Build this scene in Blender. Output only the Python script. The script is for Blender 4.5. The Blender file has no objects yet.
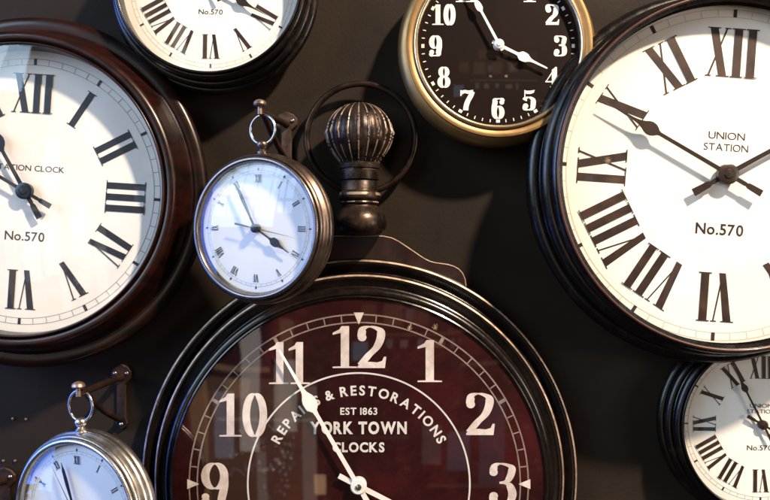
import bpy, bmesh, math, random
from math import sin, cos, pi, radians, hypot, atan2
from mathutils import Vector, Matrix
random.seed(7)
scene = bpy.context.scene
COL = scene.collection
D = 1.5                 # camera to wall, metres
PX = 0.002              # metres per photo pixel on the wall

def at(px, py, d):      # a point standing d metres in front of the wall
    k = PX*(D-d)/D
    return ((px-385)*k, -d, (250-py)*k)
def S(n, d):            # n photo pixels as metres at distance d from the wall
    return n*PX*(D-d)/D

# ------------------------------------------------------------------ materials
MATS = {}
def newmat(name):
    m = bpy.data.materials.new(name); m.use_nodes = True
    nt = m.node_tree; b = nt.nodes['Principled BSDF']
    MATS[name] = m
    return m, nt, b
def N(nt, typ, **kw):
    n = nt.nodes.new(typ)
    for k, v in kw.items(): setattr(n, k, v)
    return n
def noise(nt, scale, detail=6, rough=.6, dist=0, coord='Object', stretch=None):
    tc = N(nt, 'ShaderNodeTexCoord'); n = N(nt, 'ShaderNodeTexNoise')
    n.inputs['Scale'].default_value = scale; n.inputs['Detail'].default_value = detail
    n.inputs['Roughness'].default_value = rough; n.inputs['Distortion'].default_value = dist
    if stretch:
        mp = N(nt, 'ShaderNodeMapping'); mp.inputs['Scale'].default_value = stretch
        nt.links.new(tc.outputs[coord], mp.inputs['Vector']); nt.links.new(mp.outputs[0], n.inputs['Vector'])
    else: nt.links.new(tc.outputs[coord], n.inputs['Vector'])
    return n.outputs['Fac']
def ramp(nt, src, stops):
    r = N(nt, 'ShaderNodeValToRGB'); e = r.color_ramp.elements
    while len(e) < len(stops): e.new(.5)
    for el, (p, c) in zip(e, stops):
        el.position = p; el.color = (*c, 1) if len(c) == 3 else c
    nt.links.new(src, r.inputs[0]); return r.outputs[0]
def bump(nt, b, src, strength, dist=.001):
    n = N(nt, 'ShaderNodeBump'); n.inputs['Strength'].default_value = strength; n.inputs['Distance'].default_value = dist
    nt.links.new(src, n.inputs['Height']); nt.links.new(n.outputs[0], b.inputs['Normal'])
def g(v): return (v, v, v)

def mat(name, c1, c2=None, scale=8, metal=0, rough=.4, rough2=None, coat=0, bmp=0, bscale=60, lo=.35, hi=.65, stretch=None, detail=7, spec=.5, bdist=.001):
    m, nt, b = newmat(name)
    b.inputs['Metallic'].default_value = metal; b.inputs['Roughness'].default_value = rough
    b.inputs['Coat Weight'].default_value = coat; b.inputs['Coat Roughness'].default_value = .12
    b.inputs['Specular IOR Level'].default_value = spec
    if c2 is None: b.inputs['Base Color'].default_value = (*c1, 1)
    else:
        f = noise(nt, scale, detail, .65, .3, stretch=stretch)
        nt.links.new(ramp(nt, f, [(lo, c1), (hi, c2)]), b.inputs['Base Color'])
    if rough2 is not None:
        f2 = noise(nt, scale*2.3, 5, .6)
        nt.links.new(ramp(nt, f2, [(.3, g(rough)), (.7, g(rough2))]), b.inputs['Roughness'])
    if bmp: bump(nt, b, noise(nt, bscale, 5, .6), bmp, bdist)
    return m

mat('wall_paint', (.0125,.0088,.0063), (.0215,.0147,.0100), scale=3.5, rough=.55, rough2=.8, bmp=.55, bscale=150, spec=.14, lo=.3, hi=.7)
mat('ebony_paint', (.004,.003,.003), (.024,.014,.010), scale=22, rough=.2, rough2=.38, coat=.12, spec=.35, bmp=.2, bscale=170, lo=.55, hi=.8)
mat('brown_edge', (.035,.012,.007), (.075,.024,.012), scale=20, rough=.3, rough2=.45, coat=.3)
mat('mahogany', (.0028,.0014,.0012), (.019,.0040,.0023), scale=9, rough=.24, rough2=.38, coat=.10, spec=.35, stretch=(1,1,5), bmp=.06, bscale=90)
mat('york_paint', (.004,.003,.003), (.012,.007,.0055), scale=26, rough=.16, rough2=.32, coat=.15, spec=.4, bmp=.12, bscale=150, lo=.4, hi=.75)
mat('york_worn_crest', (.20,.13,.09), (.48,.37,.28), scale=40, rough=.32, rough2=.5, metal=.55)
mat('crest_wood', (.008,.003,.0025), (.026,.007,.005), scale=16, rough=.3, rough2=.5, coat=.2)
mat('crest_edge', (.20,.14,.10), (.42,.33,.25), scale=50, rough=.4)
mat('dial_cream', (.76,.71,.63), (.86,.84,.80), scale=3.2, rough=.5, spec=.3, lo=.25, hi=.6, detail=10)
mat('dial_white', (.78,.77,.74), (.85,.85,.84), scale=5, rough=.5, spec=.3)
mat('dial_black', (.0055,.0019,.0014), (.0090,.0030,.0022), scale=6, rough=.5, spec=.12)
mat('ink_brown', (.016,.007,.006), (.070,.032,.022), scale=22, rough=.45, lo=.4, hi=.75)  # lighter brown blotches put brownish reflections into the ink colour
mat('ink_navy', (.010,.012,.022), (.020,.022,.035), scale=60, rough=.45)
mat('track_grey', (.58,.52,.44), rough=.6)
mat('track_dark', (.30,.30,.31), rough=.6)
mat('hand_dark', (.018,.010,.009), (.030,.018,.014), scale=30, rough=.35)
mat('hand_blue', (.010,.016,.030), (.02,.026,.04), scale=30, rough=.3, metal=.3)
mat('hand_white', (.80,.76,.72), (.86,.83,.80), scale=30, rough=.35)
mat('paint_white', (.72,.68,.64), (.84,.81,.77), scale=35, rough=.5)
mat('york_white', (.58,.54,.51), (.72,.68,.65), scale=35, rough=.5)
mat('numeral_pink', (.46,.36,.33), (.72,.64,.60), scale=30, rough=.5, lo=.3, hi=.6)
mat('track_pink', (.19,.13,.11), (.28,.22,.19), scale=60, rough=.5)
mat('steel', (.6,.6,.58), rough=.25, metal=1)
mat('brass', (.27,.165,.07), (.40,.26,.12), scale=7, rough=.36, rough2=.5, metal=.85, bmp=.06, bscale=200)
mat('brass_bright', (.60,.45,.27), (.72,.56,.36), scale=9, rough=.25, metal=.9)
mat('bronze', (.075,.054,.043), (.22,.165,.135), scale=16, rough=.26, rough2=.42, metal=.92, bmp=.05, bscale=180)
mat('bronze_rim', (.13,.12,.13), (.25,.22,.21), scale=16, rough=.22, rough2=.34, metal=.9)
mat('pewter', (.40,.37,.34), (.62,.59,.56), scale=12, rough=.2, rough2=.34, metal=.95, bmp=.04, bscale=180)
mat('iron_rust', (.008,.005,.004), (.050,.022,.014), scale=26, rough=.4, rough2=.65, metal=.5, bmp=.4, bscale=160)
mat('iron_plate', (.018,.012,.010), (.10,.060,.043), scale=30, rough=.4, rough2=.65, metal=.5, bmp=.4, bscale=160)
mat('finial_bronze', (.010,.007,.006), (.085,.052,.037), scale=28, rough=.24, rough2=.5, metal=.65, bmp=.3, bscale=190, lo=.4, hi=.72)
mat('finial_wear', (.09,.055,.038), (.36,.28,.21), scale=60, rough=.45, metal=.3)
mat('bow_iron', (.010,.007,.006), (.055,.032,.023), scale=36, rough=.26, rough2=.45, metal=.7)

# burgundy dial with worn, mottled paint
m, nt, b = newmat('dial_burgundy')
b.inputs['Roughness'].default_value = .5; b.inputs['Specular IOR Level'].default_value = .12
f1 = noise(nt, 5, 9, .7, .6); f2 = noise(nt, 55, 6, .7)
c1 = ramp(nt, f1, [(.3, (.007,.0018,.0018)), (.5, (.022,.0026,.0032)), (.68, (.048,.0058,.0068))])
c2 = ramp(nt, f2, [(.42, g(.0)), (.62, g(.12)), (.76, g(.9))])
mx = N(nt, 'ShaderNodeMix', data_type='RGBA'); nt.links.new(c2, mx.inputs[0]); nt.links.new(c1, mx.inputs[6]); mx.inputs[7].default_value = (.055,.022,.018,1)
nt.links.new(mx.outputs[2], b.inputs['Base Color'])

m = bpy.data.materials.new('glass'); m.use_nodes = True; nt = m.node_tree; nt.nodes.clear(); MATS['glass'] = m
o_ = N(nt, 'ShaderNodeOutputMaterial'); mix = N(nt, 'ShaderNodeMixShader'); fr = N(nt, 'ShaderNodeLayerWeight'); fr.inputs[0].default_value = .5
pw = N(nt, 'ShaderNodeMath', operation='POWER'); pw.inputs[1].default_value = 5; nt.links.new(fr.outputs['Facing'], pw.inputs[0])
sc_ = N(nt, 'ShaderNodeMath', operation='MULTIPLY_ADD'); sc_.inputs[1].default_value = .95; sc_.inputs[2].default_value = .045; nt.links.new(pw.outputs[0], sc_.inputs[0])
tr = N(nt, 'ShaderNodeBsdfTransparent'); tr.inputs[0].default_value = (.97,.975,.97,1); gl = N(nt, 'ShaderNodeBsdfGlossy'); gl.inputs['Roughness'].default_value = .022
mm = N(nt, 'ShaderNodeMath', operation='MULTIPLY'); mm.inputs[1].default_value = 1.25; mm.use_clamp = True
nt.links.new(sc_.outputs[0], mm.inputs[0]); nt.links.new(mm.outputs[0], mix.inputs[0])
nt.links.new(tr.outputs[0], mix.inputs[1]); nt.links.new(gl.outputs[0], mix.inputs[2]); nt.links.new(mix.outputs[0], o_.inputs[0])

# ------------------------------------------------------------------ mesh helpers
class MB:
    def __init__(s): s.v = []; s.f = []; s.m = []
    def add(s, vs, fs, mi=0):
        b = len(s.v); s.v += [tuple(v) for v in vs]; s.f += [tuple(b+i for i in f) for f in fs]; s.m += [mi]*len(fs)
    def build(s, name, mats, parent=None, smooth=None, recalc=True):
        me = bpy.data.meshes.new(name); me.from_pydata(s.v, [], s.f)
        if isinstance(mats, str): mats = [mats]
        for x in mats: me.materials.append(MATS[x])
        for p, mi in zip(me.polygons, s.m): p.material_index = mi
        if recalc:
            bm = bmesh.new(); bm.from_mesh(me)
            bmesh.ops.remove_doubles(bm, verts=bm.verts, dist=1e-6)
            bmesh.ops.recalc_face_normals(bm, faces=bm.faces); bm.to_mesh(me); bm.free()
        if smooth is not None:
            for p in me.polygons: p.use_smooth = True
            me.set_sharp_from_angle(angle=radians(smooth))
        o = bpy.data.objects.new(name, me); COL.objects.link(o)
        if parent: o.parent = parent
        return o
    # revolve (radius, depth) around the local Y axis; depth grows towards the viewer
    def lathe(s, prof, n=160, mats=None, close=True):
        vs = []
        for (r, d) in prof:
            for i in range(n):
                a = 2*pi*i/n; vs.append((r*cos(a), -d, r*sin(a)))
        k = len(prof); fs = []; b = len(s.v); s.v += vs
        for j in range(k if close else k-1):
            j2 = (j+1) % k
            for i in range(n):
                i2 = (i+1) % n
                s.f.append((b+j*n+i, b+j*n+i2, b+j2*n+i2, b+j2*n+i)); s.m.append(mats[j] if mats else 0)
    def disc(s, r, d, n=128, th=.002):
        for dd in (d,):
            ring = [(r*cos(2*pi*i/n), -dd, r*sin(2*pi*i/n)) for i in range(n)]
            back = [(r*cos(2*pi*i/n), -dd+th, r*sin(2*pi*i/n)) for i in range(n)]
            s.add(ring+back, [tuple(range(n)), tuple(range(2*n-1, n-1, -1))]+[(i, (i+1) % n, n+(i+1) % n, n+i) for i in range(n)])
    # flat sheet polygon in dial coordinates (u right, v up)
    def poly(s, pts, d, mi=0): s.add([(u, -d, v) for u, v in pts], [tuple(range(len(pts)))], mi)
    # solid plate
    def plate(s, pts, d0, d1, bev=0, mi=0, emi=None):
        n = len(pts); emi = mi if emi is None else emi
        if bev:
            cx = sum(p[0] for p in pts)/n; cy = sum(p[1] for p in pts)/n
            ins = []
            for i in range(n):
                a, b_, c = pts[i-1], pts[i], pts[(i+1) % n]
                t = (c[0]-a[0], c[1]-a[1]); l = hypot(*t) or 1; nn = (-t[1]/l, t[0]/l)
                if AREA(pts) < 0: nn = (-nn[0], -nn[1])
                ins.append((b_[0]+nn[0]*bev, b_[1]+nn[1]*bev))
            vs = [(u, -d0, v) for u, v in pts]+[(u, -(d1-bev), v) for u, v in pts]+[(u, -d1, v) for u, v in ins]
            s.add(vs, [tuple(range(n))]+[(i, (i+1) % n, n+(i+1) % n, n+i) for i in range(n)], mi)
            b = len(s.v)-3*n
            for i in range(n): s.f.append((b+n+i, b+n+(i+1) % n, b+2*n+(i+1) % n, b+2*n+i)); s.m.append(emi)
            s.f.append(tuple(range(b+2*n, b+3*n))); s.m.append(mi)
        else:
            s.add([(u, -d0, v) for u, v in pts]+[(u, -d1, v) for u, v in pts],
                  [tuple(range(n)), tuple(range(2*n-1, n-1, -1))]+[(i, (i+1) % n, n+(i+1) % n, n+i) for i in range(n)], mi)
    def tube(s, path, rad, n=12, closed=False, mi=0):
        P = [Vector(p) for p in path]; k = len(P); rad = rad if isinstance(rad, (list, tuple)) else [rad]*k
        prev = None; vs = []
        for i in range(k):
            t = (P[(i+1) % k]-P[i-1]) if closed else (P[min(i+1, k-1)]-P[max(i-1, 0)])
            t.normalize()
            if prev is None:
                ref = Vector((0, 1, 0)) if abs(t.y) < .9 else Vector((1, 0, 0)); u = t.cross(ref).normalized()
            else: u = (prev-t*prev.dot(t)).normalized()
            prev = u; w = t.cross(u)
            for j in range(n):
                a = 2*pi*j/n; vs.append(P[i]+(u*cos(a)+w*sin(a))*rad[i])
        fs = [((i*n+j), i*n+(j+1) % n, ((i+1) % k)*n+(j+1) % n, ((i+1) % k)*n+j) for i in range(k if closed else k-1) for j in range(n)]
        if not closed: fs += [tuple(range(n)), tuple(range((k-1)*n, k*n))]
        s.add(vs, fs, mi)
    # revolve (radius, height) around a vertical axis through c
    def turn(s, prof, c, n=48, rfun=None, mfun=None):
        vs = []; k = len(prof)
        for j, (r, z) in enumerate(prof):
            for i in range(n):
                a = 2*pi*i/n; rr = r*(rfun(a, j) if rfun else 1); vs.append((c[0]+rr*cos(a), c[1]+rr*sin(a), c[2]+z))
        b = len(s.v); s.v += vs
        for j in range(k-1):
            for i in range(n):
                s.f.append((b+j*n+i, b+j*n+(i+1) % n, b+(j+1)*n+(i+1) % n, b+(j+1)*n+i)); s.m.append(mfun(i, j) if mfun else 0)
        s.f.append(tuple(range(b, b+n))); s.m.append(0); s.f.append(tuple(range(b+(k-1)*n, b+k*n))); s.m.append(0)
def AREA(p): return sum(p[i-1][0]*p[i][1]-p[i][0]*p[i-1][1] for i in range(len(p)))/2

def empty(name, loc, rot=(0,0,0), label=None, cat=None, group=None):
    o = bpy.data.objects.new(name, None); COL.objects.link(o); o.location = loc; o.rotation_euler = rot
    o.empty_display_size = .05; o['label'] = label; o['category'] = cat
    if group: o['group'] = group
    return o
def arc(cr, cd, rad, a0, a1, n=10):
    return [(cr+rad*cos(radians(a0+(a1-a0)*i/n)), cd+rad*sin(radians(a0+(a1-a0)*i/n))) for i in range(n+1)]
def catmull(pts, per=8):
    out = []; P = [pts[0]]+list(pts)+[pts[-1]]
    for i in range(1, len(P)-2):
        p0, p1, p2, p3 = P[i-1:i+3]
        for k in range(per):
            t = k/per
            out.append(tuple(.5*((2*b)+(-a+c)*t+(2*a-5*b+4*c-d)*t*t+(-a+3*b-3*c+d)*t**3) for a, b, c, d in zip(p0, p1, p2, p3)))
    out.append(tuple(pts[-1])); return out

# ------------------------------------------------------------------ numerals
class Glyph:            # flat pieces stacked a hair apart so none share a plane
    def __init__(s): s.p = []
    def poly(s, pts): s.p.append([(x, y, 0) for x, y in pts])
    def ball(s, x, y, r, n=20): s.poly([(x+r*cos(2*pi*i/n), y+r*sin(2*pi*i/n)) for i in range(n)])
def strips(g_, spine, T, t, per=9, closed=False, power=1.4):
    P = catmull(spine, per) if not closed else spine
    n = len(P); L = []; R = []
    for i in range(n):
        a = P[(i-1) % n] if closed else P[max(i-1, 0)]; c = P[(i+1) % n] if closed else P[min(i+1, n-1)]
        dx, dy = c[0]-a[0], c[1]-a[1]; l = hypot(dx, dy) or 1; dx /= l; dy /= l
        w = t+(T-t)*abs(dy)**power
        L.append((P[i][0]-dy*w, P[i][1]+dx*w)); R.append((P[i][0]+dy*w, P[i][1]-dx*w))
    g_.p.append(('strip', L, R, closed))
def digit(ch, T, t):
    """Modern-style numeral one unit high; T and t are the half widths of its thick and thin strokes. Returns glyph, advance."""
    q = Glyph(); W = .46+T*1.3; br = T*1.05
    x0, x1 = T, W-T
    def el(cx, cy, rx, ry, n=48): return [(cx+rx*cos(2*pi*i/n), cy+ry*sin(2*pi*i/n)) for i in range(n)]
    if ch == '0': strips(q, el(W/2, .5, W/2-T, .5-t), T, t, closed=True, power=1.2)
    elif ch == '1':
        W = .30+2*T; sx = W/2+.02
        q.poly([(sx-T, 0), (sx+T, 0), (sx+T, 1), (sx-T+.02, 1), (sx-T, .96)])
        q.poly([(.0, .79), (sx-T+.01, .84), (sx-T+.01, .99), (sx-T-.03, .92), (.0, .84)])
        q.poly([(0, 0), (W+.04, 0), (W+.04, t*2), (sx+T+.03, t*2.4), (sx-T-.03, t*2.4), (0, t*2)])
    elif ch == '2':
        strips(q, [(x0*.9, .74), (W*.20, .93), (W*.48, 1-t), (x1-.02, .90), (x1, .73), (W*.70, .50), (W*.40, .30), (.04+t, .06)], T, t, power=1.2)
        q.ball(br*1.02, .73, br)
        q.poly([(.0, 0), (W, 0), (W+.03, .27), (W-.02, .27), (W-.06, .17), (W-.16, .135), (W*.45, .15), (.10, .13), (.0, .05)])
    elif ch == '3':
        strips(q, [(x0*.9, .80), (W*.22, .94), (W*.45, 1-t), (x1-.03, .91), (x1-.02, .76), (W*.66, .58), (W*.38, .53)], T*.92, t, power=1.2)
        strips(q, [(W*.38, .53), (W*.70, .49), (x1, .29), (x1-.05, .10), (W*.45, t), (W*.2, .07), (x0*.9, .21)], T, t, power=1.2)
        q.ball(br, .78, br*.95); q.ball(br, .22, br)
    elif ch == '4':
        W += .04; sx = W*.66
        q.poly([(sx-T, 0), (sx+T, 0), (sx+T, 1), (sx+T-.05, 1), (sx-T, .86)])
        q.poly([(.0, .25), (W+.02, .25), (W+.02, .25+2.4*t), (.0, .25+2.4*t)])
        q.poly([(.0, .27), (.05, .27), (sx+T-.02, 1), (sx+T-.09, 1)])
        q.poly([(sx-T-.08, 0), (sx+T+.08, 0), (sx+T+.08, t*2), (sx-T-.08, t*2)])
    elif ch == '5':
        q.poly([(.07, .47), (.07+2*t, .50), (.07+2*t, .99), (.07, .99)])
        q.poly([(.07, .99), (W*.30, .955), (W*.62, .965), (W-.05, 1), (W-.09, .86), (W*.62, .80), (W*.30, .80), (.09, .84)])
        strips(q, [(.08, .49), (W*.24, .59), (W*.50, .63), (x1-.02, .52), (x1, .32), (x1-.05, .10), (W*.45, t), (W*.2, .07), (x0*.9, .20)], T, t, power=1.2)
        q.ball(br, .21, br)
    elif ch in '69':
        strips(q, el(W/2, .31, W/2-T, .31-t), T, t, closed=True, power=1.2)
        strips(q, [(W-br*.8, .84), (W*.76, .95), (W*.55, 1-t), (W*.30, .93), (x0+.04, .78), (x0, .55), (x0, .33)], T, t, power=1.2)
        q.ball(W-br, .80, br*.88)
        if ch == '9':
            new = []
            for p in q.p:
                if p[0] == 'strip': new.append(('strip', [(W-a, 1-b) for a, b in p[1]], [(W-a, 1-b) for a, b in p[2]], p[3]))
                else: new.append([(W-a, 1-b, c) for a, b, c in p])
            q.p = new
    elif ch == '7':
        q.poly([(.0, .70), (.045, .70), (.10, .80), (W*.35, .84), (W*.6, .80), (W-.02, .87), (W, 1), (W-.03, 1), (W*.65, .965), (W*.35, 1), (.06, .96), (.045, .99), (.0, .99)])
        strips(q, [(W-.04, .92), (W*.80, .70), (W*.58, .45), (W*.45, .2), (W*.42, .0)], T, t*1.6, power=.5)
    elif ch == '8':
        strips(q, el(W/2, .755, W/2-T-.03, .245-t), T*.88, t, closed=True, power=1.2)
        strips(q, el(W/2, .265, W/2-T, .265-t), T, t, closed=True, power=1.2)
    return q, W
def put_glyph(mb, q, fn, d, k0=0):
    eps = .00006
    for i, p in enumerate(q.p):
        dd = d+eps*(i+k0)*2
        if p[0] == 'strip':
            _, L, R, cl = p; n = len(L); vs = []
            for j, (a, b) in enumerate(zip(L, R)):
                z = dd+(0 if cl else eps*1.5*j/n)
                for c in (a, b): u, v = fn(*c); vs.append((u, -z, v))
            mb.add(vs, [(2*j, 2*j+1, 2*((j+1) % n)+1, 2*((j+1) % n)) for j in range(n if cl else n-1)])
        else:
            pts = [fn(a, b) for a, b, _ in p]; mb.poly(pts, dd)
def arabic(text, cu, cv, h, d, T, t, mat_, parent, gap=.04, sq=1.0):
    mb = MB(); gs = [digit(c, T, t) for c in text]
    tot = sum(w for _, w in gs)+gap*(len(gs)-1); x = -tot/2
    for k, (q, w) in enumerate(gs):
        put_glyph(mb, q, lambda a, b, x=x: (cu+(a+x)*h*sq, cv+(b-.5)*h), d); x += w+gap
    return mb.build('numeral', mat_, parent, recalc=False)

def roman_glyph(text, st=.165, th=.022, iw=.285, xw=.42, vw=.42, srf=.05):
    q = Glyph(); x = 0; h = th
    def ser(cx, y, w):
        q.poly([(cx-w/2, y), (cx+w/2, y), (cx+w/2, y+h), (cx-w/2, y+h)])
    for c in text:
        if c == 'I':
            cx = x+iw/2; q.poly([(cx-st/2, .01), (cx+st/2, .01), (cx+st/2, .99), (cx-st/2, .99)])
            ser(cx, 0, st+2*srf); ser(cx, 1-h, st+2*srf); x += iw
        elif c == 'V':
            a = x+.04; q.poly([(a, .99), (a+st, .99), (a+vw*.52+st/2, 0), (a+vw*.52-st/2+.03, 0)])
            q.poly([(a+vw*.50, 0), (a+vw*.50+th*1.3, 0), (a+vw*.86+th, 1), (a+vw*.86-th*.3, 1)])
            ser(a+st/2, 1-h, st+2*srf); ser(a+vw*.86, 1-h, .12); x += vw+.06
        elif c == 'X':
            a = x+.04; q.poly([(a, .99), (a+st, .99), (a+xw*.92, .01), (a+xw*.92-st, .01)])
            q.poly([(a-.01, 0), (a+th*1.3, 0), (a+xw*.88, 1), (a+xw*.88-th*1.6, 1)])
            ser(a+st/2, 1-h, st+2*srf); ser(a+xw*.86, 1-h, .12); ser(a+xw*.92-st/2, 0, st+2*srf); ser(a+.01, 0, .12); x += xw+.06
    return q, x
ROM = ['XII','I','II','III','IV','V','VI','VII','VIII','IX','X','XI']
def roman_ring(r_in, r_out, d, mat_, parent, sq=1.0, upright=False, **kw):
    for k, tx in enumerate(ROM):
        q, W = roman_glyph(tx, **kw); a = radians(30*k); h = r_out-r_in; mb = MB()
        def fn(x, y):
            u = (x-W/2)*h*sq; v = r_in+y*h
            return u*cos(a)+v*sin(a), -u*sin(a)+v*cos(a)
        put_glyph(mb, q, fn, d); mb.build('numeral', mat_, parent, recalc=False)

# ------------------------------------------------------------------ lettering
_tc = {}
def text_mesh(ch, bold=0.0):
    key = (ch, bold)
    if key in _tc: return _tc[key]
    cu = bpy.data.curves.new('t', 'FONT'); cu.body = ch; cu.size = 1; cu.offset = bold; cu.resolution_u = 4
    o = bpy.data.objects.new('t', cu); COL.objects.link(o); bpy.context.view_layer.update()
    me = bpy.data.meshes.new_from_object(o.evaluated_get(bpy.context.evaluated_depsgraph_get()))
    vs = [(v.co.x, v.co.y) for v in me.vertices]; fs = [tuple(p.vertices) for p in me.polygons]
    bpy.data.objects.remove(o); bpy.data.curves.remove(cu); bpy.data.meshes.remove(me)
    _tc[key] = (vs, fs); return vs, fs
def letters(mb, text, cu, cv, width, cap, d, bold=0., track=.0):
    """one straight line of text centred on (cu, cv), fitted to a width and capital height"""
    vs = []; fs = []; x = 0
    for c in text:
        if c == ' ': x += .30; continue
        v, f = text_mesh(c, bold); x0 = min(a for a, _ in v); x1 = max(a for a, _ in v); b = len(vs)
        vs += [(a-x0+x, y) for a, y in v]; fs += [tuple(b+i for i in q) for q in f]; x += x1-x0+.09+track
    w = x-.09-track; k = width/w; kh = cap/.73
    mb.add([(cu+(a-w/2)*k, -d, cv+(y-.36)*kh) for a, y in vs], fs)
def arc_letters(mb, text, r, a0, a1, cap, d, bold=.02, wk=1.0):
    ws = []
    for c in text:
        if c == ' ': ws.append(.10); continue
        v, f = text_mesh(c, bold); ws.append(max(a for a, _ in v)-min(a for a, _ in v))
    k = cap/.73*wk; tot = sum(ws); gap = ((a1-a0)*r/k-tot)/(len(text)-1); x = 0
    for c, w in zip(text, ws):
        if c != ' ':
            v, f = text_mesh(c, bold); x0 = min(a for a, _ in v); a = a0+(x+w/2)*k/r
            P = []
            for (vx, vy) in v:
                u = (vx-x0-w/2)*k; rr = r+vy*cap/.73
                P.append((u*cos(a)+rr*sin(a), -d, -u*sin(a)+rr*cos(a)))
            mb.add(P, f)
        x += w+gap

# ------------------------------------------------------------------ dial furniture
def circle_line(mb, r, w, d, n=180):
    vs = []
    for i in range(n):
        a = 2*pi*i/n
        for rr in (r-w/2, r+w/2): vs.append((rr*sin(a), -d, rr*cos(a)))
    mb.add(vs, [(2*i, 2*i+1, 2*((i+1) % n)+1, 2*((i+1) % n)) for i in range(n)])
def radial(mb, r0, r1, w, deg, d, w2=None):
    a = radians(deg); w2 = w if w2 is None else w2
    mb.poly([(u*cos(a)+v*sin(a), -u*sin(a)+v*cos(a)) for u, v in [(-w/2, r0), (w/2, r0), (w2/2, r1), (-w2/2, r1)]], d)
def rot_out(pts, deg):
    a = radians(deg); return [(u*cos(a)+v*sin(a), -u*sin(a)+v*cos(a)) for u, v in pts]
def mirror(half):       # half outline (w, v) from tail to tip -> closed outline
    return [(w, v) for w, v in half]+[(-w, v) for w, v in reversed(half) if w > 1e-6]
def hand(name, half, deg, d, th, mat_, parent, bev=.0):
    pts = rot_out(mirror(half), deg); mb = MB(); mb.plate(pts, d, d+th, bev); return mb.build(name, mat_, parent, 30)
def pear(L, bulge, bw, bar, tail0, tail1, tw, needle=.15):
    """station clock hand: paddle tail, bar, pear shaped bulge and needle"""
    h = [(0, -tail1), (tw*.5, -tail1), (tw*.42, -tail0-(tail1-tail0)*.22), (tw*.25, -tail0-(tail1-tail0)*.08), (bar*.5, -tail0), (bar*.5, 0), (bar*.42, bulge-bw*.85)]
    for t, w in ((-.68, .20), (-.5, .36), (-.28, .47), (0, .5), (.25, .43), (.5, .29), (.85, .17), (1.3, .10)): h.append((bw*w, bulge+bw*t))
    h += [(bw*needle*.5, bulge+(L-bulge)*.5), (0, L)]
    return h
def glass(parent, r, d, sag, n=128):
    mb = MB(); prof = [(max(r*i/14, 1e-4), d+sag*(1-(i/14)**2)) for i in range(15)]
    mb.lathe(prof, n, close=False); b = len(mb.v)
    mb.f.append(tuple(range(n))); mb.m.append(0)
    mb.build('glass', 'glass', parent, 60)

# ------------------------------------------------------------------ the railway style clocks
def station_clock(px, py, tilt, R, dd, prof, pmats, case_mats, lip, ink, handm, track, hour, minute, lines, label, sag=.012, dialm='dial_cream', yaw=0):
    """R = radius of the minute track in metres, dd = how far the dial stands off the wall"""
    x, _, z = at(px, py, dd)
    t = empty('station_clock', (x, 0, z), (0, radians(tilt), radians(yaw)), label, 'clock', 'station clocks with roman numerals')
    mb = MB(); mb.lathe(prof, 200, pmats); mb.build('case', case_mats, t, 35)
    # bezel: the thin ring that holds the glass
    lr, ld = lip; mb = MB()
    bp = [(lr-.001, dd+.001), (lr+.004, dd+.001), (lr+.004, ld-.004)]+arc(lr+.002, ld-.002, .0025, 0, 180, 6)+[(lr-.001, ld-.006)]
    mb.lathe(bp, 200); mb.build('bezel', case_mats[-1], t, 35)
    mb = MB(); mb.disc(lr+.002, dd); dial = mb.build('dial', dialm, t)
    mb = MB(); e = dd+.0003
    circle_line(mb, R*1.022, R*.0045, e); circle_line(mb, R*.975, R*.0045, e)
    for k in range(60):
        if k % 5: radial(mb, R*.978, R*1.019, R*.005, 6*k, e)
    mb.build('minute_track', track, dial, recalc=False)
    for k in range(12): mb = MB(); radial(mb, R*.974, R*1.024, R*.022, 30*k, dd+.0006); mb.build('hour_mark', ink, dial, recalc=False)
    roman_ring(R*.605, R*.907, dd+.0005, ink, dial, sq=1.0)
    for (tx, u, v, w, cap, bold) in lines: mb = MB(); letters(mb, tx, R*u, R*v, R*w, R*cap, dd+.0005, bold); mb.build('lettering', ink, dial, recalc=False)
    s = R/.305
    hand('hour_hand', pear(R*.80, R*.44, R*.11, R*.030, R*.10, R*.235, R*.048), hour, dd+.010*s+.002, .0022, handm, t)
    hand('minute_hand', pear(R*.885, R*.555, R*.085, R*.026, R*.12, R*.235, R*.042), minute, dd+.0145*s+.002, .0020, handm, t)
    mb = MB(); c = dd+.001
    mb.lathe([(.0005, c), (R*.05, c), (R*.05, dd+.008*s)]+[(R*.063, dd+.008*s), (R*.063, dd+.0175*s+.002), (R*.056, dd+.0185*s+.002), (R*.03, dd+.0185*s+.002), (R*.024, dd+.021*s+.002), (.0005, dd+.0215*s+.002)], 48)
    mb.build('hand_cap', handm, t, 35)
    glass(t, lr, ld-.003, sag)
    return t
def ribbed(ribs, back, lip, inner_d, slope=None):
    """profile of a turned case: ribs = (outer radius, depth, bead radius) from the wall outwards"""
    P = [(ribs[0][0]-.05, 0.0), (ribs[0][0]-.012, 0.0)]; M = [0, 0]
    for i, (r, d, b_) in enumerate(ribs):
        a = arc(r-b_, d, b_, -80, 110, 12); P += a; M += [0]*len(a)
        if i+1 < len(ribs):
            r2, d2, b2 = ribs[i+1]; P.append((min(r-b_*1.9, r2-b2*.9), d2-b2*.95)); M.append(0)
    P.append((lip[0]+.006, lip[1]-.003)); M.append(1)
    P.append((lip[0]+.004, lip[1]-.006)); M.append(1)
    P.append((lip[0]+.004, inner_d-.004)); M.append(0); P.append((lip[0]-.02, inner_d-.004)); M.append(0)
    return P, M

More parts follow.
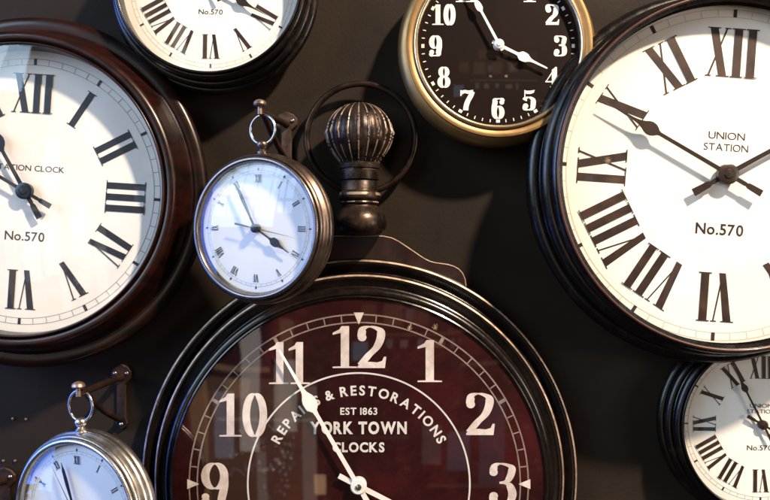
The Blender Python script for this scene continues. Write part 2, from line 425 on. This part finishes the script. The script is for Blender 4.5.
# large right clock
dd = .125; R = S(162, dd); lip = (.3135, .174)
P, M = ribbed([(S(185, .07), .072, .016), (S(180.5, .11), .113, .015), (S(180.5, .15), .154, .014)], .30, lip, dd)
station_clock(724, 175, 4.0, R, dd, P, M, ['ebony_paint', 'brown_edge'], lip, 'ink_brown', 'hand_dark', 'track_grey', 57.5, -63.6,
    [('UNION', .0, .243, .225, .047, 0), ('STATION', .0, .171, .275, .047, 0), ('No.570', -.005, -.335, .295, .070, .018)],
    'largest cream dialled station clock in a black ribbed case, hands at ten to two')

# mahogany clock at the left
dd = .09; R = S(130, dd); lip = (S(146, .135), .135)
r_ = lambda n, d: S(n, d)
P = [(.22, .0), (r_(160, .02), .0), (r_(162, .03), .035)]+arc(r_(175, .075)-.010, .066, .012, -70, 70, 10)+[(r_(166, .08)+.001, .080), (r_(163, .082), .078), (r_(160, .086), .084), (r_(159.5, .1), .10)] \
    + arc(r_(152.5, .12), .122, .0115, -5, 150, 14)+[(lip[0]+.004, lip[1]-.006), (lip[0]+.004, dd-.004), (lip[0]-.02, dd-.004)]
station_clock(27.5, 191.5, 3.6, R, dd, P, [0]*len(P), ['mahogany', 'mahogany'], lip, 'ink_navy', 'hand_blue', 'track_dark', -32.6, -63.2,
    [('STATION CLOCK', .0, .182, .545, .046, 0), ('No.570', .0, -.342, .305, .072, .006)],
    'cream dialled clock in a reddish mahogany case, dial reading STATION CLOCK', dialm='dial_cream', sag=.022)

# two smaller black clocks of one kind
def small_station(px, py, tilt, n, hour, minute, lines, label, track, off=0.):
    dd = .082+off; R = S(n, dd); k = n/80
    lip = (S(91.5*k, .115+off), .116+off)
    P, M = ribbed([(S(104*k, .06+off), .052+off, .010), (S(101.5*k, .08+off), .075+off, .0095), (S(98*k, .1+off), .098+off, .0095)], 0, lip, dd)
    station_clock(px, py, tilt, R, dd, P, M, ['ebony_paint', 'ebony_paint'], lip, 'ink_brown', 'hand_dark', track, hour, minute, lines, label, sag=.010)
small_station(212, -14, 1.0, 80, 118, -27.5, [('UNION', 0, .243, .225, .047, 0), ('STATION', 0, .171, .275, .047, 0), ('No.570', -.01, -.322, .30, .066, .006)],
    'black cased cream clock cut off by the top edge, above the bronze pocket watch', 'track_grey')
small_station(761, 424, 0.5, 75, 119, -27.5, [('UNION', .0, .245, .30, .055, 0), ('STATION', .0, .170, .38, .055, 0), ('No.570', -.02, -.315, .33, .070, .006)],
    'small dim cream clock in a black case, tucked under the largest clock', 'track_dark', -.04)

# ------------------------------------------------------------------ brass clock with a black dial
dd = .075; R = S(75.5, dd); x, _, z = at(498, 46, dd)
t = empty('wall_clock', (x, 0, z), (0, 0, 0), 'round wall clock with a gold brass rim, black dial and white arabic numerals', 'clock')
ro = S(99, .06); ri = S(83, .09)
P = [(ri-.02, 0), (ro-.010, 0), (ro-.003, .022), (ro, .05)]+arc(ro-.022, .054, .022, 5, 75, 8)+arc(ri+.016, .076, .017, 80, 130, 6)
mb = MB(); mb.lathe(P+[(ri+.003, .080), (ri+.003, dd-.004), (ri-.02, dd-.004)], 160); mb.build('case', 'brass', t, 40)
mb = MB(); mb.lathe([(ri-.003, dd+.001), (ri+.003, dd+.001)]+arc(ri+.001, .091, .004, -20, 190, 8), 160); mb.build('bezel', 'brass_bright', t, 40)
mb = MB(); mb.disc(ri+.001, dd); dial = mb.build('dial', 'dial_black', t)
for k in range(1, 13):
    a = radians(30*k); rr = S(62.5, dd)
    arabic(str(k), rr*sin(a), rr*cos(a), S(20.5, dd), dd+.0005, .124, .026, 'paint_white', dial, gap=.03, sq=1.02 if k < 10 else .95)
mb = MB()
for k in range(60): radial(mb, R*.975, R*1.015, R*(.05 if k % 5 == 0 else .012), 6*k, dd+.0005)
mb.build('minute_track', 'paint_white', dial, recalc=False)
def leaf(L, bulge, bw, bar, tail, tw=None, blen=1.0):
    h = [(0, -tail), ((tw or bar)*.5, -tail), (bar*.5, 0), (bar*.42, bulge-bw*1.1*blen)]
    for q, w in ((-.80, .18), (-.62, .36), (-.45, .48), (-.1, .5), (.2, .44), (.42, .30), (.62, .19), (.95, .13)): h.append((bw*w, bulge+bw*q*blen))
    return h+[(bar*.30, bulge+(L-bulge)*.6), (bar*.22, L*.985), (0, L)]
u = S(1, dd)
hand('hour_hand', leaf(54*u, 29*u, 9.5*u, 3.4*u, 7*u), 116, dd+.008, .002, 'hand_white', t)
hand('minute_hand', leaf(68*u, 44*u, 6.5*u, 2.8*u, 7*u, blen=1.4), -28.3, dd+.012, .002, 'hand_white', t)
mb = MB(); mb.lathe([(.0005, dd+.001), (5*u, dd+.001), (5*u, dd+.015), (4*u, dd+.0165), (2.2*u, dd+.0165), (2*u, dd+.019), (.0005, dd+.019)], 40); mb.build('hand_cap', 'hand_white', t, 35)
glass(t, ri-.001, .088, .010)

# ------------------------------------------------------------------ the big burgundy clock
dd = .085; x, _, z = at(358.8, 484, dd); u = S(1, dd); X0, Z0 = x, z
t = york = empty('station_clock', (x, 0, z), (0, 0, 0), 'big black clock with burgundy YORK TOWN CLOCKS dial and a fluted finial on top', 'clock')
ribs = [(S(218.5, .04), .036, .0085), (S(205.5, .052), .050, .0080), (S(195, .075), .070, .0105)]
P = [(.33, 0), (ribs[0][0]-.006, 0)]; M = [0, 0]
for i, (r, d, b_) in enumerate(ribs):
    if i < 2:
        a = arc(r-b_, d, b_, -85, 40, 8); P += a; M += [0]*len(a)
        a = arc(r-b_, d, b_, 46, 74, 3); P += a; M += [1, 1, 1, 0]
        a = arc(r-b_, d, b_, 84, 130, 4); P += a; M += [0]*len(a)
        r2, d2, b2 = ribs[i+1]; P.append((r2+.0015, d2-b2-.006)); M.append(0)
    else:
        a = arc(r-b_, d, b_, -80, 150, 18); P += a; M += [0]*len(a)
lipr = S(186.5, .085)
P += [(lipr+.004, .082), (lipr+.002, dd-.004), (lipr-.03, dd-.004)]; M += [0, 0, 0]
mb = MB(); mb.lathe(P, 240, M); mb.build('case', ['york_paint', 'york_worn_crest'], t, 40)
mb = MB(); mb.lathe([(lipr-.001, dd+.001), (lipr+.0035, dd+.001), (lipr+.0035, .088), (lipr+.001, .0895), (lipr-.001, .088)], 200); mb.build('bezel', 'york_paint', t, 40)
mb = MB(); mb.disc(lipr+.001, dd, 160); dial = mb.build('dial', 'dial_burgundy', t)
mb = MB(); e = dd+.0004
circle_line(mb, 169.5*u, 1.5*u, e); circle_line(mb, 161.5*u, 1.4*u, e)
for k in range(60): radial(mb, 162.4*u, 168.6*u, (3.4 if k % 5 == 0 else 1.3)*u, 6*k, e)
mb.build('minute_track', 'track_pink', dial, recalc=False)
for k in range(4): mb = MB(); radial(mb, 160*u, 171.5*u, .6*u, 90*k, dd+.0007, 10*u); mb.build('quarter_mark', 'numeral_pink', dial, recalc=False)
mb = MB(); circle_line(mb, 111*u, 1.7*u, e); mb.build('inner_ring', 'york_white', dial, recalc=False)
spots = {12:(0,137),1:(70,123),2:(121,70),3:(144,0),4:(121,-70),5:(70,-122),6:(0,-141),7:(-70,-122),8:(-121,-70),9:(-144,0),10:(-115.5,69),11:(-70,121)}
for k, (a, b_) in spots.items():
    arabic(str(k), a*u, b_*u, (42 if k != 10 else 43)*u, dd+.0006, .088, .017, 'numeral_pink', dial, gap=.06 if k < 11 else (.05 if k == 12 else -.01), sq=1.13 if k not in (11, 10) else 1.0)
mb = MB(); arc_letters(mb, 'REPAIRS & RESTORATIONS', 89*u, radians(-63.5), radians(63.5), 9.8*u, dd+.0006, .028, .98); mb.build('lettering', 'york_white', dial, recalc=False)
for args in (('EST 1863', 0, 73*u, 37*u, 7.2*u, dd+.0006, .024), ('YORK TOWN', -.5*u, 56.5*u, 97*u, 12*u, dd+.0006, .042), ('CLOCKS', -.3*u, 37*u, 52*u, 9.6*u, dd+.0006, .036)):
    mb = MB(); letters(mb, *args); mb.build('lettering', 'york_white', dial, recalc=False)
hand('hour_hand', leaf(108*u, 70*u, 17*u, 5.0*u, 22*u), 117, dd+.010, .0022, 'hand_white', t)
hand('minute_hand', leaf(157*u, 98*u, 13.5*u, 4.4*u, 34*u, 6*u, 1.1), -30.2, dd+.0135, .0022, 'hand_white', t)
mb = MB(); mb.lathe([(.0005, dd+.001), (8*u, dd+.001), (8*u, dd+.0165), (7*u, dd+.018), (4*u, dd+.018), (.0005, dd+.018)], 48); mb.build('hand_cap', 'hand_white', t, 35)
mb = MB(); mb.lathe([(.0005, dd+.018), (3*u, dd+.018), (3*u, dd+.020), (2*u, dd+.021), (.0005, dd+.021)], 24); mb.build('hand_nut', 'steel', t, 35)
glass(t, lipr, .087, .024)

# shaped crest board behind the rim
cd = .034
half = [(0,236),(14,235.6),(24,235.6),(33,237.5),(40,241),(48,246.3),(55,251),(61,255.2),(66,258.4),(71,260.8),(76,262.2),(82,263),(89,264),(95,265.8),(100,268.6),(104,273),(106.5,279),(107.5,287)]
pts = []
cx = 359
for dx, y in half: a = at(cx+dx, y, cd); pts.append((a[0]-X0, a[2]-Z0))
for dx, y in ((104, 300), (60, 320), (0, 330), (-60, 320), (-104, 300)): a = at(cx+dx, y, cd); pts.append((a[0]-X0, a[2]-Z0))
for dx, y in reversed(half[1:]): a = at(cx-dx, y, cd); pts.append((a[0]-X0, a[2]-Z0))
mb = MB(); mb.plate(pts, .004, cd+.002, .0016, 0, 1); mb.build('crest_board', ['crest_wood', 'crest_edge'], t, 25)

# turned finial with a fluted ball
fd = .062; k = S(1, fd)
a = at(359.5, 235.5, fd); base = (a[0]-X0, -fd, a[2]-Z0)
def H(y): return (235.5-y)*k
fin = MB()
prof = [(14,235.4),(20,234.6),(24.5,232),(26.8,227.5),(27.2,222),(26,216.5),(23,211.8),(19.5,208.5),(17.6,206.5),(17.2,204.6),(18.8,204.2),(19.4,203),(18.8,201.8),(17.4,201.2),(18.2,200.2),(20.6,198.8),(21.4,196),(20.8,193.2),(18.6,191.4),(18.2,190.4),(18.2,182),(17.4,181),(17.6,180.4),(19.4,180),(19.6,175),(19.4,170.8),(18,170.2),(18,169.2),(20.2,168.8),(20.6,164.5),(19.6,163.2),(17,162.6)]
pp = []
for i in range(len(prof)): pp.append((prof[i][0]*k, H(prof[i][1])))
wear = {11, 16, 25}
fin.turn(pp, base, 64, mfun=lambda i, j: 1 if (j in wear and sin(i*.9)+sin(i*.37+j) > -.2) else 0)
fo = fin.build('finial', ['finial_bronze', 'finial_wear'], t, 40)
nf = 20; per = 12; ball = MB()
bprof = [(2, 103.4),(8, 103.8),(14, 105.6),(20, 109.2),(25.5, 114.4),(29.8, 120.8),(32.2, 127.5),(33, 133.5),(32.3, 140),(30.2, 146),(27.2, 151.6),(24, 156.4),(21.2, 160),(19.5, 162.6),(18.6, 164)]
bprof = catmull(bprof, 4)
def ridge(a, j):
    ph = (a*nf/(2*pi)) % 1; q = min(ph, 1-ph)
    r, y = bprof[j]; eq = math.exp(-((y-133)/1.8)**2)*.035*math.exp(-(q/.12)**2)
    lobe = .055*sin(pi*ph)**.6 if r > 5 else 0
    rd = .075*math.exp(-(q/.07)**2) if r > 5 else 0
    return .955+lobe+rd+eq
def bm_(i, j):
    q = ((i+.5) % per)/per; q = min(q, 1-q); r, y = bprof[j]
    w = sin(i//per*12.9+y*.31)*.5+sin(y*1.7+i//per*5)*.3
    return 1 if (q < .05 and r > 4 and w > -.35) else 0
ball.turn([(r*k, H(y)) for r, y in bprof], base, nf*per, ridge, bm_)
# turn the flutes a little so that they do not line up with the viewer
ball.build('fluted_ball', ['finial_bronze', 'finial_wear'], fo, 50)
rd = .030; a = at(361, 138, rd); rr = S(54.3, rd)
mb = MB(); mb.tube([(a[0]-X0+rr*sin(q), -rd, a[2]-Z0+rr*cos(q)) for q in [2*pi*i/120 for i in range(120)]], S(3.2, rd), 14, True)
mb.build('bow', 'bow_iron', t, 60)

# ------------------------------------------------------------------ hanging pocket watch clocks
def pocket(px, py, n, depth, yaw, tilt, hour, minute, second, label, rimm, casem, handm, sec_tail=True, bowc=None, ink='ink_navy'):
    x, y, z = at(px, py, depth); u = S(n, depth)/59.0      # one photo pixel of the bronze one
    t = empty('pocket_watch_clock', (x, y, z), (0, radians(tilt), radians(-yaw)), label, 'clock', 'hanging pocket watch clocks')
    bo = 77*u; T = .040
    f = .012    # rim stands this far in front of the dial
    P = [(.01, -T)]+[(60*u, -T), (66*u, -T+.003)]+arc(70.5*u, -T+.010, 5.5*u, -75, 55, 8)+arc(71.5*u, -.0145, 5.3*u, -45, 60, 8)+[(72.8*u, -.003)]+arc(70.3*u, .003, 4.0*u, -10, 60, 6)
    P += [(69*u, dd_ := .004), (60*u, -.003), (.01, -.003)]
    mb = MB(); mb.lathe(P, 160); mb.build('case', casem, t, 45)
    mb = MB(); mb.lathe([(66.0*u, .0), (69.6*u, .0045)]+arc(68.6*u, .0105, 2.6*u, -20, 165, 8)+[(65.2*u, .006)], 160); mb.build('bezel', rimm, t, 45)
    mb = MB(); mb.disc(66.2*u, 0); dial = mb.build('dial', 'dial_white', t)
    mb = MB(); circle_line(mb, 58.2*u, .3*u, .0003); circle_line(mb, 55.6*u, .22*u, .0003)
    for k in range(60): radial(mb, 55.7*u, 58*u, .25*u, 6*k, .0003)
    mb.build('minute_track', 'track_dark', dial, recalc=False)
    for k in range(12):
        mb = MB(); rp = rot_out([(-1.1*u, 59.3*u), (0, 57.6*u), (1.1*u, 59.3*u), (0, 61*u)], 30*k); mb.poly(rp, .0005); mb.build('hour_mark', ink, dial, recalc=False)
    roman_ring(46.0*u, 53.8*u, .0006, ink, dial, st=.13, th=.05, iw=.26, srf=.06)
    sp = lambda L, bl, bw: leaf(L*u, bl*u, bw*u, 2.0*u, 5*u)
    hand('hour_hand', sp(44.5, 27, 8.5), hour, .005, .0012, handm, t)
    h = [(0, -5*u), (1.2*u, -4*u), (1.1*u, 0), (1.0*u, 12*u), (1.9*u, 30*u), (1.6*u, 42*u), (.5*u, 46*u), (0, 50*u)]
    hand('minute_hand', h, minute, .0072, .0012, handm, t)
    h = [(0, -24*u), (1.1*u, -23*u), (.9*u, -12*u), (.45*u, -6*u), (.32*u, 20*u), (0, 51*u)]
    hand('second_hand', h, second, .0092, .0006, handm, t)
    mb = MB(); mb.lathe([(.0003, .001), (4.4*u, .001), (4.4*u, .0104), (3.2*u, .0112), (1.6*u, .0112), (1.3*u, .0124), (.0003, .0124)], 36); mb.build('hand_cap', handm, t, 35)
    glass(t, 65.6*u, .0092, .013, 96)
    # winding crown and bow on the top
    mb = MB(); zc = 74*u
    pr = [(3.6,0),(5.4,1),(5.6,3.2),(4.2,4.6),(3.4,5.6),(4.6,6.8),(5.8,8.4),(6.2,10.4),(5.2,12.6),(3.2,13.8),(1,14.2)]
    mb.turn([(a_*u, b_*u*1.05) for a_, b_ in pr], (0, .012, zc), 32); cr = mb.build('crown', casem, t, 40)
    mb = MB(); rr = 14.6*u; c = (0, .012, zc+12.2*u+rr*.93)
    mb.tube([(c[0]+rr*sin(q)*.97, c[1], c[2]+rr*cos(q)) for q in [2*pi*i/72 for i in range(72)]], 1.35*u, 12, True); mb.build('bow', rimm if rimm != 'bronze_rim' else 'steel_dark', t, 60)
    return t
mat('steel_dark', (.30,.30,.31), (.5,.5,.5), scale=20, rough=.25, metal=.95)
pocket(257.3, 228.4, 59, .19, 21.5, 1.3, 122, -27.5, 101, 'bronze rimmed pocket watch clock hanging above the rim of the burgundy clock', 'bronze_rim', 'bronze', 'hand_blue')
pocket(78.6, 513, 62.5, .19, 21, -2.0, 118, -18, -31, 'bright silver pocket watch clock cut off by the bottom edge of the photo', 'pewter', 'pewter', 'hand_blue')

# ------------------------------------------------------------------ iron wall brackets
def bracket(top, bottom, end, depth, label, w=13, arm_end=None, plate_mat='iron_rust'):
    """wall plate from top to bottom (photo px), a level arm reaching out to end, a brace below and a mushroom peg"""
    a = Vector(at(*top, 0)); b_ = Vector(at(*bottom, 0)); e = Vector(at(*end, depth))
    root = empty('wall_bracket', (a.x, 0, a.z), (0, 0, 0), label, 'bracket', 'iron brackets screwed to the wall')
    def L(v): return Vector((v[0]-a.x, v[1], v[2]-a.z))
    ww = w*PX/2; h = a.z-b_.z
    pts = [(-ww*.75, -h), (-ww*1.0, -h*.93), (-ww*.72, -h*.84), (-ww*.72, -h*.24), (-ww*1.5, -h*.12), (-ww*1.55, .0), (-ww*1.0, .010), (0, .016), (ww*1.0, .010), (ww*1.55, .0), (ww*1.5, -h*.12), (ww*.72, -h*.24), (ww*.72, -h*.84), (ww*1.0, -h*.93), (ww*.75, -h), (0, -h-.006)]
    pts = [(x+(b_.x-a.x)*(-y/h), y) for x, y in pts]
    mb = MB(); mb.plate(pts, .0005, .009, .0022); wp = mb.build('wall_plate', plate_mat, root, 25)
    for (sx, sz) in ((-ww*.9, -.003), (ww*.9, -.003), ((b_.x-a.x)*.92, -h*.95)):
        mb = MB(); mb.lathe([(.0003, 0), (.0042, 0), (.0040, .0016), (.0028, .0028), (.0003, .0032)], 20)
        s_ = mb.build('screw', 'steel_dark', wp, 40); s_.location = (sx, -.009, sz)
    A = Vector((0, -.008, -h*.10)); E = L(e)
    n = 10; path = [A.lerp(E, i/n) for i in range(n+1)]
    mb = MB(); mb.tube(path, [.0085]+[.0062]*(n-1)+[.0058], 10); mb.build('arm', 'iron_rust', root, 50)
    B = Vector((b_.x-a.x, -.008, -h*.88)); C_ = A.lerp(E, .88)
    path = []
    for i in range(13):
        q = i/12; p = B.lerp(C_, q); path.append(p+Vector((0, -.004*sin(pi*q), -.006*sin(pi*q))))
    mb = MB(); mb.tube(path, .0055, 10); mb.build('brace', 'iron_rust', root, 50)
    # mushroom peg standing at the end of the arm
    mb = MB(); pr = [(.0045, -.004), (.0045, .006), (.004, .009), (.0105, .011), (.0118, .0135), (.0105, .0175), (.007, .0205), (.0025, .022), (.0005, .0222)]
    mb.turn(pr, (E.x, E.y, E.z), 28); mb.build('peg', 'peg_metal', root, 45)
    return root
mat('peg_metal', (.12,.08,.06), (.36,.27,.22), scale=50, rough=.32, rough2=.5, metal=.8)
bracket((286.5, 120), (287, 166), (260, 112), .195, 'rusty iron bracket with a mushroom peg, carrying the bronze pocket watch clock', 15, plate_mat='iron_plate')
bracket((122.5, 371), (123, 426), (78.5, 394), .205, 'dark iron bracket at lower left that carries the silver pocket watch clock')
bracket((6, 474), (7, 527), (-48, 506), .20, 'dark iron bracket at the bottom left corner, mostly out of frame', 15)

# ------------------------------------------------------------------ small screw heads left in the wall
for i, (px, py, lb) in enumerate([(13.4, 418.5, 'small screw head in the dark wall, left one of the upper pair'), (26.6, 419, 'small screw head in the dark wall, right one of the upper pair'),
                  (3.8, 460.6, 'small screw head in the dark wall, left one of the lower pair'), (15.5, 460.6, 'small screw head in the dark wall, right one of the lower pair')]):
    mb = MB(); mb.lathe([(.0003, 0), (.0030, 0), (.0032, .0015), (.0022, .0034), (.0003, .004)], 20)
    s_ = mb.build('screw', 'peg_metal', None, 40); s_.location = at(px, py, 0)
    s_['label'] = lb; s_['category'] = 'screw'; s_['group'] = 'screw heads in the wall'

# ------------------------------------------------------------------ the wall
mb = MB(); mb.add([(-3, 0, -2.2), (3, 0, -2.2), (3, 0, 2.2), (-3, 0, 2.2), (-3, .1, -2.2), (3, .1, -2.2), (3, .1, 2.2), (-3, .1, 2.2)],
    [(0, 1, 2, 3), (7, 6, 5, 4), (0, 4, 5, 1), (1, 5, 6, 2), (2, 6, 7, 3), (3, 7, 4, 0)])
w = mb.build('wall', 'wall_paint'); w['kind'] = 'structure'

# ------------------------------------------------------------------ the shop around: a dim room with windows to the left (only light and reflections)
wd = bpy.data.worlds.new('World'); scene.world = wd; wd.use_nodes = True; nt = wd.node_tree; nt.nodes.clear()
out = N(nt, 'ShaderNodeOutputWorld'); bg = N(nt, 'ShaderNodeBackground'); nt.links.new(bg.outputs[0], out.inputs[0])
tc = N(nt, 'ShaderNodeTexCoord'); sp = N(nt, 'ShaderNodeSeparateXYZ'); nt.links.new(tc.outputs['Generated'], sp.inputs[0])
def M_(op, a, b=None, c=None):
    n = N(nt, 'ShaderNodeMath', operation=op)
    for i, v in enumerate((a, b, c)):
        if v is None: continue
        if isinstance(v, (int, float)): n.inputs[i].default_value = v
        else: nt.links.new(v, n.inputs[i])
    return n.outputs[0]
az = M_('MULTIPLY', M_('ARCTAN2', sp.outputs[0], M_('MULTIPLY', sp.outputs[1], -1)), 57.2958)
el = M_('MULTIPLY', M_('ARCSINE', sp.outputs[2]), 57.2958)
def rect(a0, a1, e0, e1):
    return M_('MULTIPLY', M_('COMPARE', az, (a0+a1)/2, (a1-a0)/2), M_('COMPARE', el, (e0+e1)/2, (e1-e0)/2))
acc = None
def addc(mask, col, s):
    global acc
    n = N(nt, 'ShaderNodeVectorMath', operation='SCALE'); n.inputs[0].default_value = tuple(c*s for c in col); nt.links.new(mask, n.inputs['Scale'])
    if acc is None: acc = n.outputs[0]; return
    a = N(nt, 'ShaderNodeVectorMath', operation='ADD'); nt.links.new(acc, a.inputs[0]); nt.links.new(n.outputs[0], a.inputs[1]); acc = a.outputs[0]
base = N(nt, 'ShaderNodeValue'); base.outputs[0].default_value = 1
addc(base.outputs[0], (1, .72, .5), .035)
def bars(step, width):      # 1 outside the glazing bars
    fa = M_('FRACT', M_('DIVIDE', M_('ADD', az, 360), step)); fe = M_('FRACT', M_('DIVIDE', M_('ADD', el, 90), step*1.25))
    return M_('MULTIPLY', M_('GREATER_THAN', fa, width), M_('GREATER_THAN', fe, width))
BLUE = (.50, .74, 1.0); DEEP = (.10, .26, 1.0); WARM = (1, .62, .32); WHITE = (1, .93, .85)
wm = bars(7.5, .14)
addc(M_('MULTIPLY', rect(-74, -42, 6, 34), wm), BLUE, 3.6)
addc(M_('MULTIPLY', rect(-40, -33, 8, 30), wm), BLUE, 4.0)
addc(M_('MULTIPLY', rect(-116, -85, -34, 44), wm), DEEP, 6.5)
addc(rect(40, 60, 20, 50), WARM, .5)
addc(rect(-35, -26.5, 22, 30), BLUE, 8.0)
addc(rect(-36, -29.5, 32, 40), BLUE, 8.0)
# shelves, posts and framed pictures of the room, dim
for (a0, a1, e0, e1, c, s) in [(-20.5, -17.5, -12, 14, WHITE, 1.1), (-15.2, -11.6, -9, 2, WHITE, .9), (-24.5, -21.5, -13, -3, BLUE, .6), (-10.8, -8.6, -24, -2, WHITE, .35), (-9.0, -7.2, -18.5, -15.5, WARM, 1.8),
        (-26, -12, -22, -21, WARM, .35), (-8, 6, -10.2, -9.6, WARM, .2), (8, 11, -14, -8, WHITE, .35), (12, 15.5, -15, -9, BLUE, .45), (17, 21, -17, -4, BLUE, .3),
        (2, 5, 7.5, 10.5, WARM, .35), (6.6, 9.2, 7.5, 10.6, WARM, .30), (10.6, 13, 8, 10.6, WARM, .4), (14.5, 18, 8, 13, WARM, .18), (-1.6, .8, 8, 10.6, WARM, .3),
        (1, 18, 5.9, 6.2, WARM, .5), (2.4, 3.4, 4, 5.4, WHITE, .5), (4.6, 5.8, 4, 5.2, WHITE, .6), (7.4, 8.4, 4.1, 5.3, BLUE, .8), (10, 11.6, 4, 5, WARM, .9), (12.6, 13.2, 3.8, 5.3, WHITE, .5),
        (-3, -.5, 2, 5, BLUE, .9), (6.0, 6.4, 6.9, 7.3, WARM, 14), (10.0, 10.4, 6.9, 7.3, WARM, 14), (3.2, 8.6, 11.4, 13.6, WARM, .22), (9.4, 10.6, 11.6, 13.4, WARM, .35), (5.5, 6.7, 8.2, 9.8, WHITE, .4), (11.3, 12.3, 8.6, 10, WHITE, .4), (-26, -8.5, -25, -1, WARM, .22), (-28, -25.5, -20, 12, WARM, .5), (-18, -16.5, -20, -12, WHITE, .4), (-25, -16, 0, .8, WARM, .6), (-24, -9, -7.4, -7, WHITE, .5), (14, 22, 1, 1.4, WARM, .5), (9, 22, -17.5, -17, WARM, .3), (-23, -19, -4, -1, WARM, .5), (-14.5, -12.4, -8, 8, WARM, .35)]:
    addc(rect(a0, a1, e0, e1), c, s*(2.0 if a1 < -7 else 1))
vo = N(nt, 'ShaderNodeTexVoronoi'); vo.inputs['Scale'].default_value = 110; nt.links.new(tc.outputs['Generated'], vo.inputs['Vector'])
spk = M_('MULTIPLY', M_('LESS_THAN', vo.outputs['Distance'], .34), M_('POWER', M_('FRACT', M_('MULTIPLY', vo.outputs['Color'], 7.3)), 2.5))
addc(M_('MULTIPLY', rect(-23, -12, -15.5, -8), spk), (.8, .9, 1), 3.0)
addc(M_('MULTIPLY', rect(-17, -13, -19, -11), spk), WHITE, 2.4)
nt.links.new(acc, bg.inputs['Color']); bg.inputs['Strength'].default_value = 1.0

# ------------------------------------------------------------------ lamps
def lamp(name, kind, loc, energy, col, size=.2, target=(0, 0, 0), shape='DISK', size_y=None):
    l = bpy.data.lights.new(name, kind); l.energy = energy; l.color = col
    if kind == 'AREA':
        l.shape = shape; l.size = size
        if size_y: l.size_y = size_y
    o = bpy.data.objects.new(name, l); COL.objects.link(o); o.location = loc
    o.rotation_euler = (Vector(target)-Vector(loc)).to_track_quat('-Z', 'Y').to_euler(); return o
lamp('ceiling_lamp', 'AREA', (1.95, -2.1, 2.72), 385, (1, .80, .60), .24, (.1, 0, .1))

cam = bpy.data.cameras.new('camera'); co = bpy.data.objects.new('camera', cam); COL.objects.link(co)
co.location = (0, -D, 0); co.rotation_euler = (pi/2, 0, 0); cam.sensor_width = 36; cam.lens = 36*D/(770*PX); cam.clip_end = 100; cam.clip_start = .05; cam.dof.use_dof = True; cam.dof.focus_distance = 1.40; cam.dof.aperture_fstop = 2.4
scene.camera = co
lamp('right_fill', 'AREA', (3.4, -2.2, .2), 46, (1, .87, .78), 1.2, (.3, 0, 0))  # unseen soft fill, added to lift shadows on the right-hand dials
lamp('front_window', 'AREA', (-3.4, -2.1, 1.5), 100, (.70, .85, 1.0), 2.6, (-.3, 0, 0), 'RECTANGLE', 2.8)
lamp('side_window', 'AREA', (-2.6, -.42, .15), 48, (.07, .22, 1.0), .8, (0, -.1, 0), 'RECTANGLE', 2.0)
scene.view_settings.view_transform = 'Standard'; scene.view_settings.look = 'None'; scene.view_settings.exposure = 0; scene.view_settings.gamma = 1
